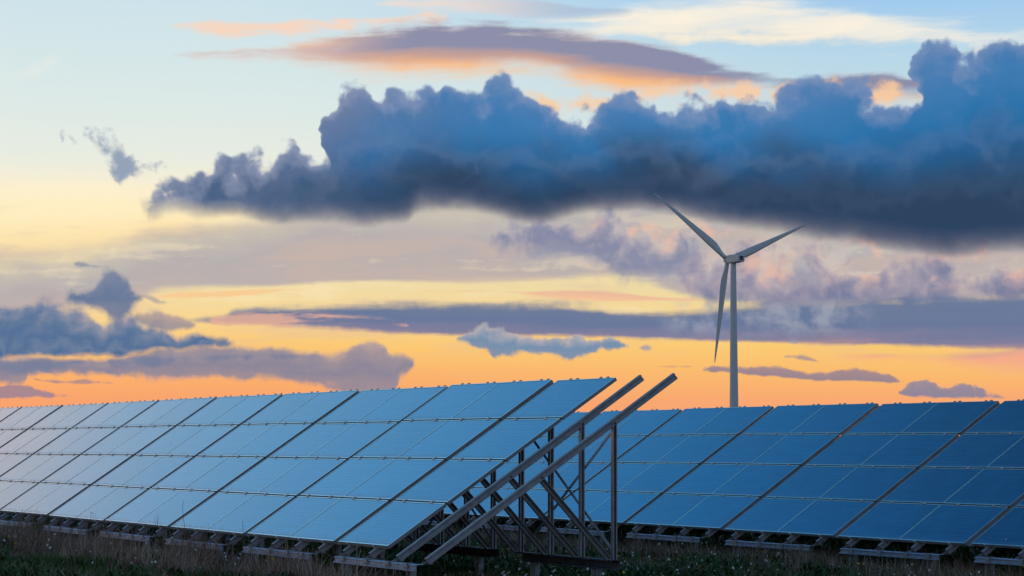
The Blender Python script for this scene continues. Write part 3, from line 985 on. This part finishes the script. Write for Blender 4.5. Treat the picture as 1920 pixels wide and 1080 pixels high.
def solar_table(loc, label, columns=(0, 1)):
    t = link('solar_table', None, None, loc)
    tag(t, label, 'solar panels', 'solar tables standing in two rows')
    t.rotation_euler = (random.gauss(0, 0.0011), random.gauss(0, 0.0007), random.gauss(0, 0.0010))
    for c in columns:
        xc = (-1 if c == 0 else 1) * (PW / 2 + 0.003)
        for r in range(4):
            p = slope_pt(xc, r * PH + PHH / 2)
            f = link('solar_panel', ME['frame'], t, p, (TILT + random.gauss(0, 0.0012), random.gauss(0, 0.0010), 0))
            link('panel_glass', ME['glass'], f)
    for k, x in enumerate(RAILS):
        rl = link('rail', ME['rail'], t, (x, 0, 0))
        for yb in (0.985, POST_Y):
            link('bolt', ME['bolt'], rl, (0, yb, rail_low(yb) + 0.022))
        link('post', ME['post'], t, (x, 0, 0), (0, random.gauss(0, 0.002), 0))
        link('strut', ME['strut'], t, (x, 0, 0))
        link('foot_bracket', ME['foot'], t, (x, 0, 0))
        if (0 if x < 0 else 1) in columns:
            for r in range(5):
                end = r in (0, 4)
                s = -0.006 if r == 0 else (3 * PH + PHH + 0.006 if r == 4 else r * PH - (PH - PHH) / 2)
                o = link('clamp', ME['clamp_end'] if end else ME['clamp'], t, slope_pt(x, s), (TILT, 0, 0))
                if r == 4:
                    o.rotation_euler = (-TILT, 0, math.pi)
    if 1 in columns:
        link('added_gap_cover', ME['strip'], t)
    fb = link('front_beam', ME['front'], t)
    for x in (-0.56 * L, -0.12 * L, 0.28 * L, 0.60 * L):
        link('splice_plate', ME['splice'], fb, (x, 0, 0))
    link('rear_beam', ME['rear'], t)
    for x in (-0.5 * L, 0.5 * L):
        rp = link('rear_pile', ME['rpile'], t, (x, 0, 0))
        tag(link('bolt_holes', ME['hole'], rp), kind='stuff')
        link('front_pile', ME['fpile'], t, (x * 1.18, 0, 0))
    link('cross_brace', ME['brace0'], t)
    link('cross_brace', ME['brace1'], t)
    return t


ORD = ['first', 'second', 'third', 'fourth', 'fifth', 'sixth', 'seventh', 'eighth', 'ninth', 'tenth', 'eleventh', 'twelfth']
for k in range(11):
    z = ROW1_Z + (random.gauss(0, 0.004) if k else 0)
    if k == 0:
        lb = 'unfinished solar table with two bare rails at the end of the front row'
    elif k == 10:
        lb = 'farthest solar table of the front row, at the left picture edge'
    else:
        lb = '%s solar table of the front row, counted from the one with bare rails' % ORD[k]
    solar_table((ROW1_X - 2 * L * k, ROW1_Y, z), lb, (0,) if k == 0 else (0, 1))
for k in range(-2, 10):
    # k = 0 stands at the right picture edge
    xc = ROW2_X + 7 * L - 2 * L * k
    if k < 0:
        lb = 'back row solar table %s beyond the right picture edge' % ('just' if k == -1 else 'second')
    elif k == 0:
        lb = 'dark blue solar table of the back row cut off by the right picture edge'
    else:
        lb = '%s solar table of the back row, counted from the right picture edge' % ORD[k]
    solar_table((xc, ROW2_Y, ROW2_Z + random.gauss(0, 0.004)), lb)


# ------------------------------------------------------------------ wind turbine
def build_turbine():
    d = ray(1364, 487)
    dist = 1120.0
    t = dist / math.hypot(d[0], d[1])
    hub = Vector((d[0] * t, d[1] * t, CAMZ + d[2] * t))
    vr = Vector((math.cos(YAW - 0.0), -math.sin(YAW), 0))
    # view-aligned axes at the turbine's bearing
    az = math.atan2(d[0], d[1])
    vf = Vector((math.sin(az), math.cos(az), 0))
    vr = Vector((math.cos(az), -math.sin(az), 0))
    ps = math.radians(31.5)
    axis = (vf * math.cos(ps) - vr * math.sin(ps)).normalized()      # rear of nacelle -> rotor
    hz = (vr * math.cos(ps) + vf * math.sin(ps)).normalized()
    up = Vector((0, 0, 1))
    tower_xy = hub - axis * 4.7
    zg = float(ground_z(tower_xy.x, tower_xy.y))
    root = link('wind_turbine', None, None, (tower_xy.x, tower_xy.y, zg))
    tag(root, 'tall pale three-bladed wind turbine standing far behind the back row', 'wind turbine')
    o = Vector((tower_xy.x, tower_xy.y, zg))
    H = hub.z - zg
    # tower
    m = MB()
    rings = []
    for k in range(25):
        f = k / 24
        r = 2.05 + (1.18 - 2.05) * f
        z = f * (H - 1.75)
        rings.append([(r * math.cos(2 * math.pi * i / 32), r * math.sin(2 * math.pi * i / 32), z) for i in range(32)])
    m.loft(rings)
    link('tower', m.mesh('tower', M_PAINT, True), root)
    # nacelle: rounded box lofted along the axis
    loc = hub - o

    def pt(a, h, u):
        return loc + axis * a + hz * h + up * u
    m = MB()
    rings = []
    for a, w, zl, zh in ((-11.3, 1.25, -1.15, 1.25), (-11.1, 1.62, -1.5, 1.62), (-8.0, 1.78, -1.72, 1.80), (-4.0, 1.80, -1.85, 1.86), (-1.9, 1.70, -1.75, 1.72), (-1.45, 1.35, -1.35, 1.35)):
        ring = []
        n = 24
        for i in range(n):
            th = 2 * math.pi * i / n
            c, s = math.cos(th), math.sin(th)
            e = 0.32
            x = w * math.copysign(abs(c) ** e, c)
            z = math.copysign(abs(s) ** e, s)
            z = zh * z if z > 0 else -zl * z
            ring.append(pt(a, x, z))
        rings.append(ring)
    m.loft(rings)
    nac = link('nacelle', m.mesh('nacelle', M_PAINT, False), root)

    def plate(name, a0, a1, u0, u1):
        # recessed dark louvre on the near side wall
        q = MB()
        side = 1.80
        vs = []
        for h in (side - 0.03, side + 0.04):
            vs += [pt(a0, h, u0), pt(a1, h, u0), pt(a1, h, u1), pt(a0, h, u1)]
        q.add(vs, [(0, 1, 2, 3), (4, 7, 6, 5), (0, 4, 5, 1), (1, 5, 6, 2), (2, 6, 7, 3), (3, 7, 4, 0)])
        return link(name, q.mesh(name, M_PAINT_DARK), nac)
    q = MB()
    vs = []
    for a in (-11.36, -11.2):
        vs += [pt(a, -0.9, -0.8), pt(a, 0.9, -0.8), pt(a, 0.9, 0.95), pt(a, -0.9, 0.95)]
    q.add(vs, [(0, 1, 2, 3), (4, 7, 6, 5), (0, 4, 5, 1), (1, 5, 6, 2), (2, 6, 7, 3), (3, 7, 4, 0)])
    link('rear_louvre', q.mesh('rear_louvre', M_PAINT_DARK), nac)
    q = MB()
    vs = []
    for u in (1.78, 2.35):
        vs += [pt(-10.6, -1.2, u), pt(-10.6, 1.2, u), pt(-8.6, 1.2, u), pt(-8.6, -1.2, u)]
    q.add(vs, [(0, 1, 2, 3), (4, 7, 6, 5), (0, 4, 5, 1), (1, 5, 6, 2), (2, 6, 7, 3), (3, 7, 4, 0)])
    link('roof_cooler', q.mesh('roof_cooler', M_PAINT), nac)
    # hub spinner
    m = MB()
    rings = []
    for a, r in ((-1.5, 1.25), (-0.9, 1.55), (0.2, 1.62), (1.1, 1.40), (1.9, 0.95), (2.35, 0.45), (2.45, 0.08)):
        rings.append([pt(a, r * math.cos(2 * math.pi * i / 24), r * math.sin(2 * math.pi * i / 24)) for i in range(24)])
    m.loft(rings)
    link('hub', m.mesh('hub', M_PAINT, True), root)
    # blades
    R = 44.5
    prof = [(0.0, 0.0), (0.02, 0.055), (0.08, 0.10), (0.2, 0.135), (0.35, 0.14), (0.55, 0.105), (0.8, 0.05), (1.0, 0.004), (0.8, -0.03), (0.55, -0.055), (0.35, -0.075), (0.2, -0.075), (0.08, -0.055), (0.02, -0.03)]
    npf = len(prof)
    st = [(0.030, 1.9, 0), (0.06, 1.9, 0), (0.10, 2.15, .35), (0.15, 2.75, .8), (0.20, 3.25, 1), (0.26, 3.30, 1), (0.34, 3.02, 1), (0.45, 2.55, 1), (0.58, 2.05, 1), (0.72, 1.55, 1), (0.85, 1.10, 1), (0.94, 0.75, 1), (0.985, 0.42, 1), (1.0, 0.10, 1)]
    for deg in (22.5, 142.5, 262.5):
        th = math.radians(deg)
        rad = hz * math.cos(th) + up * math.sin(th)
        tan = hz * math.sin(th) - up * math.cos(th)      # clockwise side: trailing edge
        m = MB()
        rings = []
        for f, ch, af in st:
            r = f * R
            tw = math.radians(13.0 * (1 - f) ** 2 + 1.0)
            td = tan * math.cos(tw) - axis * math.sin(tw)
            nd = axis * math.cos(tw) + tan * math.sin(tw)
            sweep = axis * (1.2 * f ** 2)
            ring = []
            for i, (s, tt) in enumerate(prof):
                ang = math.pi - 2 * math.pi * i / npf
                cx, cy = math.cos(ang) * ch / 2, math.sin(ang) * ch / 2
                ax_, ay_ = (s - 0.30) * ch, tt * ch * (1.5 if f < .3 else 1.1)
                px_ = cx * (1 - af) + ax_ * af
                py_ = cy * (1 - af) + ay_ * af
                ring.append(loc + rad * r + td * px_ + nd * py_ + sweep)
            rings.append(ring)
        m.loft(rings)
        link('blade', m.mesh('blade', M_PAINT, True), root)


build_turbine()


# ------------------------------------------------------------------ vegetation
def blades_mesh(name, base, height, width, lean, heading, tint, mat, curl=0.35):
    """many tapered bent blades in one mesh (numpy); all arguments are arrays over blades"""
    n = len(height)
    hx, hy = np.cos(heading), np.sin(heading)
    # width direction: sideways to the heading
    wx, wy = -hy, hx
    co = np.zeros((n, 5, 3))
    for k, (f, wf) in enumerate(((0.0, 1.0), (0.55, 0.75))):
        b = lean * height * (f ** 2 * curl + f * (1 - curl))
        cx = base[:, 0] + hx * b
        cy = base[:, 1] + hy * b
        cz = base[:, 2] + height * f * np.sqrt(np.clip(1 - (lean * f) ** 2 * 0.5, 0.1, 1))
        co[:, 2 * k, 0] = cx - wx * width * wf / 2
        co[:, 2 * k, 1] = cy - wy * width * wf / 2
        co[:, 2 * k, 2] = cz
        co[:, 2 * k + 1, 0] = cx + wx * width * wf / 2
        co[:, 2 * k + 1, 1] = cy + wy * width * wf / 2
        co[:, 2 * k + 1, 2] = cz
    co[:, 4, 0] = base[:, 0] + hx * lean * height
    co[:, 4, 1] = base[:, 1] + hy * lean * height
    co[:, 4, 2] = base[:, 2] + height * np.sqrt(np.clip(1 - lean ** 2 * 0.5, 0.05, 1))
    i0 = (np.arange(n) * 5)[:, None]
    tri = np.concatenate([i0 + np.array([[0, 1, 3]]), i0 + np.array([[0, 3, 2]]), i0 + np.array([[2, 3, 4]])], 1).reshape(-1, 3)
    return raw_mesh(name, co.reshape(-1, 3), tri, np.repeat(tint, 5), mat)


def raw_mesh(name, co, tri, tint, mat):
    me = bpy.data.meshes.new(name)
    me.vertices.add(len(co))
    me.vertices.foreach_set('co', co.astype(np.float32).ravel())
    nt_ = len(tri)
    me.loops.add(nt_ * 3)
    me.loops.foreach_set('vertex_index', tri.astype(np.int32).ravel())
    me.polygons.add(nt_)
    me.polygons.foreach_set('loop_start', np.arange(nt_, dtype=np.int32) * 3)
    at = me.attributes.new('tint', 'FLOAT', 'POINT')
    at.data.foreach_set('value', np.asarray(tint, np.float32))
    me.materials.append(mat)
    me.update()
    me.validate()
    return me


def scatter(n, y0, y1, dmin=21.0, dmax=52.0, half=0.225, power=1.0):
    """random ground points in the wedge of field the picture looks over, by row distance y"""
    out = np.zeros((0, 2))
    while len(out) < n:
        m = n * 4
        az = YAW + rng.uniform(-half, half, m)
        u = rng.uniform(0, 1, m)
        dd = dmin + (dmax - dmin) * u ** power
        p = np.stack([np.sin(az) * dd, np.cos(az) * dd], 1)
        p = p[(p[:, 1] > y0) & (p[:, 1] < y1)]
        out = np.concatenate([out, p])
    return out[:n]


def patchy(p, s, seed):
    """smooth 0..1 patch value per point"""
    a = np.sin(p[:, 0] * s * 1.3 + seed) + np.sin(p[:, 1] * s * 1.7 + seed * 2.1) + np.sin((p[:, 0] + p[:, 1]) * s * 0.9 + seed * 0.7) + np.sin((p[:, 0] * 0.6 - p[:, 1] * 1.4) * s * 2.1 + seed * 3.3)
    return np.clip(a / 4.0 * 0.9 + 0.5, 0, 1)


def tufts(p, per, spread):
    q = np.repeat(p, per, 0)
    return q + rng.normal(0, spread, q.shape)


def with_z(p, dz=-0.01):
    return np.concatenate([p, (ground_z(p[:, 0], p[:, 1]) + dz)[:, None]], 1)


def build_vegetation():
    # short green grass over the whole field, thinner on bare patches
    parts = []
    for n, y0, y1, hmin, hmax in ((15000, 2.0, 7.6, 0.05, 0.14), (7000, 8.2, 11.2, 0.04, 0.10), (7500, 11.0, 13.9, 0.035, 0.09), (6000, 13.6, 18.5, 0.06, 0.18)):
        p = scatter(n, y0, y1)
        keep = patchy(p, 1.9, 1.0) + rng.uniform(-0.25, 0.25, n) > (0.42 if y0 == 11.0 else 0.33)
        p = p[keep]
        q = tufts(p, 6, 0.035)
        h = rng.uniform(hmin, hmax, len(q))
        ti = np.clip(rng.normal(0.45, 0.2, len(q)) + (patchy(q, 0.8, 4.0) - 0.5) * 0.5, 0, 1)
        parts.append((with_z(q), h, rng.uniform(0.005, 0.011, len(q)), rng.uniform(0.1, 1.0, len(q)), ti))
    b = np.concatenate([a[0] for a in parts]); h = np.concatenate([a[1] for a in parts]); w = np.concatenate([a[2] for a in parts]); le = np.concatenate([a[3] for a in parts]); ti = np.concatenate([a[4] for a in parts])
    o = link('short_grass', blades_mesh('short_grass', b, h, w, le, rng.uniform(0, 6.283, len(h)), ti, M_GRASS))
    tag(o, 'short dark green grass covering the field between the rows', 'grass', kind='stuff')

    # dry brown weeds: dense belt in front of the front row, looser at the back row
    parts = []
    for n, y0, y1, hmin, hmax, wmax in ((5600, 7.25, 8.4, 0.08, 0.34, 0.011), (900, 5.2, 7.4, 0.06, 0.20, 0.008), (4600, 11.0, 13.8, 0.03, 0.12, 0.009), (4200, 13.7, 15.4, 0.10, 0.30, 0.009), (1400, 8.6, 10.9, 0.04, 0.11, 0.007)):
        p = scatter(n, y0, y1)
        pv = patchy(p, 2.6, 7.0)
        keep = pv + rng.uniform(-0.35, 0.35, n) > 0.30
        p, pv = p[keep], pv[keep]
        q = tufts(p, 7, 0.045)
        pv = np.repeat(pv, 7)
        h = (hmin + (hmax - hmin) * rng.beta(2.0, 2.6, len(q))) * (0.65 + 0.55 * pv)
        if y0 > 7 and y1 < 9:
            h = h * np.interp(q[:, 0], [-31, -25], [1.0, 0.5])
        ti = np.clip(rng.normal(0.40, 0.20, len(q)) + np.repeat(rng.normal(0, 0.22, len(q) // 7), 7), 0, 0.95)
        ti[rng.uniform(0, 1, len(q)) < 0.13] = 1.0
        parts.append((with_z(q), h, rng.uniform(0.003, wmax, len(q)), rng.uniform(0.1, 1.15, len(q)), ti))
    for n, y0, y1, hm in ((190, 7.0, 8.25, 0.52), (45, 13.6, 15.0, 0.40), (30, 8.7, 10.4, 0.16), (26, 5.0, 7.0, 0.26)):
        p = scatter(n, y0, y1)
        sz = rng.uniform(0.35, 1.0, n) ** 1.4
        per = 70
        q = tufts(p, per, 0.0) + rng.normal(0, 1, (n * per, 2)) * np.repeat(0.035 + 0.07 * sz, per)[:, None]
        h = hm * np.repeat(sz, per) * rng.uniform(0.3, 1.0, len(q))
        if y0 > 7 and y1 < 9:
            h = h * np.interp(q[:, 0], [-31, -25], [1.0, 0.5])
        ti = np.clip(np.repeat(rng.uniform(0.15, 0.75, n), per) + rng.normal(0, 0.14, len(q)), 0, 0.9)
        parts.append((with_z(q), h, rng.uniform(0.003, 0.008, len(q)), rng.uniform(0.05, 0.95, len(q)), ti))
    b = np.concatenate([a[0] for a in parts]); h = np.concatenate([a[1] for a in parts]); w = np.concatenate([a[2] for a in parts]); le = np.concatenate([a[3] for a in parts]); ti = np.concatenate([a[4] for a in parts])
    o = link('dry_weeds', blades_mesh('dry_weeds', b, h, w, le, rng.uniform(0, 6.283, len(h)), ti, M_DRY, 0.6))
    tag(o, 'dry brown weeds standing along the foot of the rows', 'weeds', kind='stuff')

    # leafy green weeds under and behind the tables: short stems, broad leaves at all heights
    parts = []
    for n, y0, y1, hmax in ((4200, 8.5, 11.6, 0.11), (5200, 14.9, 18.6, 0.40), (900, 11.2, 14.6, 0.12)):
        p = scatter(n, y0, y1)
        pv = patchy(p, 1.5, 2.0)
        keep = pv + rng.uniform(-0.3, 0.3, n) > 0.34
        p, pv = p[keep], pv[keep]
        per = 12
        q = tufts(p, per, 0.05)
        hh = np.repeat(hmax * (0.35 + 0.75 * pv), per) * rng.uniform(0.05, 1.0, len(q))
        bb = with_z(q)
        bb[:, 2] += hh
        parts.append((bb, rng.uniform(0.03, 0.075, len(q)), rng.uniform(0.012, 0.024, len(q)), rng.uniform(0.5, 1.1, len(q)), np.clip(rng.normal(0.45, 0.25, len(q)), 0, 1)))
    # broad leaved rosettes in the grass in front
    p = scatter(1500, 4.0, 7.7)
    p = p[patchy(p, 1.1, 5.0) + rng.uniform(-0.2, 0.2, len(p)) > 0.5]
    q = tufts(p, 10, 0.04)
    bb = with_z(q)
    bb[:, 2] += rng.uniform(0.0, 0.10, len(q))
    parts.append((bb, rng.uniform(0.04, 0.10, len(q)), rng.uniform(0.014, 0.028, len(q)), rng.uniform(0.6, 1.2, len(q)), np.clip(rng.normal(0.6, 0.3, len(q)), 0, 1)))
    b = np.concatenate([a[0] for a in parts]); h = np.concatenate([a[1] for a in parts]); w = np.concatenate([a[2] for a in parts]); le = np.concatenate([a[3] for a in parts]); ti = np.concatenate([a[4] for a in parts])
    o = link('leafy_weeds', blades_mesh('leafy_weeds', b, h, w, le, rng.uniform(0, 6.283, len(h)), ti, M_LEAF, 0.2))
    tag(o, 'leafy green weeds growing in the grass and under both rows of tables', 'weeds', kind='stuff')

    # small pale flowers, mostly between the rows: five-petal cups facing every way
    cs, hs = [], []
    for n, y0, y1, h0, h1 in ((1000, 8.9, 11.6, 0.06, 0.20), (850, 11.4, 14.6, 0.05, 0.24), (900, 14.8, 18.0, 0.2, 0.44), (120, 6.6, 8.0, 0.12, 0.3)):
        p = scatter(n, y0, y1)
        keep = patchy(p, 1.2, 9.0) + rng.uniform(-0.25, 0.25, n) > 0.46
        cs.append(p[keep]); hs.append(rng.uniform(h0, h1, keep.sum()))
    p = np.concatenate(cs); h = np.concatenate(hs)
    n = len(p)
    c = with_z(p)
    c[:, 2] += h
    co, tri, ti = [], [], []
    for k in range(n):
        r = rng.uniform(0.009, 0.019)
        nrm = Vector((rng.normal(0, 0.8), rng.normal(-0.3, 0.8), rng.uniform(0.2, 1.0))).normalized()
        s = nrm.orthogonal().normalized(); t = nrm.cross(s)
        o = len(co)
        ctr = Vector(c[k])
        co.append(ctr - nrm * r * 0.35)
        for i in range(10):
            a = 2 * math.pi * i / 10
            rr = r * (1.0 if i % 2 == 0 else 0.55)
            co.append(ctr + s * (rr * math.cos(a)) + t * (rr * math.sin(a)))
        tri += [(o, o + 1 + i, o + 1 + (i + 1) % 10) for i in range(10)]
        ti += [float(rng.uniform(0, 0.8)) if rng.uniform() < 0.9 else 1.0] * 11
    o = link('wild_flowers', raw_mesh('wild_flowers', np.array([list(v) for v in co]), np.array(tri), np.array(ti), M_PETAL))
    tag(o, 'small white and yellow wild flowers scattered between the rows', 'flowers', kind='stuff')


build_vegetation()


# ------------------------------------------------------------------ single dead weeds that stand above the lower panel edge
def dead_weed(px, ytop, height, ydist, label, twigs, seed, curl=0.0):
    r = random.Random(seed)
    d = ray(px, ytop)
    t = ydist / d[1]
    x, y = d[0] * t, ydist
    z0 = float(ground_z(x, y))
    m = MB()

    def tube(pts, r0, r1):
        rings = []
        for i, p in enumerate(pts):
            rr = r0 + (r1 - r0) * i / (len(pts) - 1)
            rings.append([(p[0] + rr * math.cos(a), p[1] + rr * math.sin(a), p[2]) for a in (0, 2.094, 4.189)])
        m.loft(rings)
    lean = r.uniform(-0.12, 0.12)
    stem = [Vector((lean * f * f * height + r.gauss(0, 0.004), r.gauss(0, 0.004), -0.02 + height * f)) for f in [i / 6 for i in range(7)]]
    tube(stem, 0.0040, 0.0018)
    for k in range(twigs):
        b = stem[r.randint(2, 6)]
        a = r.uniform(0, 6.283)
        ln = r.uniform(0.05, 0.14)
        pts = []
        for i in range(5):
            f = i / 4
            pts.append(b + Vector((math.cos(a) * ln * f * 0.7, math.sin(a) * ln * f * 0.7, ln * (f - curl * f * f))))
        tube(pts, 0.0022, 0.0012)
    me = m.mesh('dead_weed', M_DRYSTEM)
    o = link('dead_weed', me, None, (x, y, z0))
    tag(o, label, 'weed', 'single dead weeds in front of the front row')


M_DRYSTEM = mat_metal('dead_stem', (0.045, 0.032, 0.022, 1), (0.10, 0.075, 0.052, 1), 0.0, 0.85, 40.0)
dead_weed(172, 965, 0.50, 7.95, 'dead weed with curled seed heads before the far left front tables', 9, 1, 1.5)
dead_weed(292, 975, 0.42, 7.95, 'dead weed with a single dense tip near a front table joint', 5, 2)
dead_weed(345, 965, 0.62, 7.9, 'tallest thin dead weed, leaning across a front row table joint', 2, 3)
dead_weed(457, 975, 0.52, 7.9, 'bare straight dead stem beside the front table joint nearest the middle', 0, 4)
dead_weed(168, 1050, 0.36, 6.6, 'dark branching dead weed standing in the green grass at lower left', 8, 5)
dead_weed(97, 1050, 0.30, 6.9, 'small dark forked dead weed at the lower left corner', 6, 6)
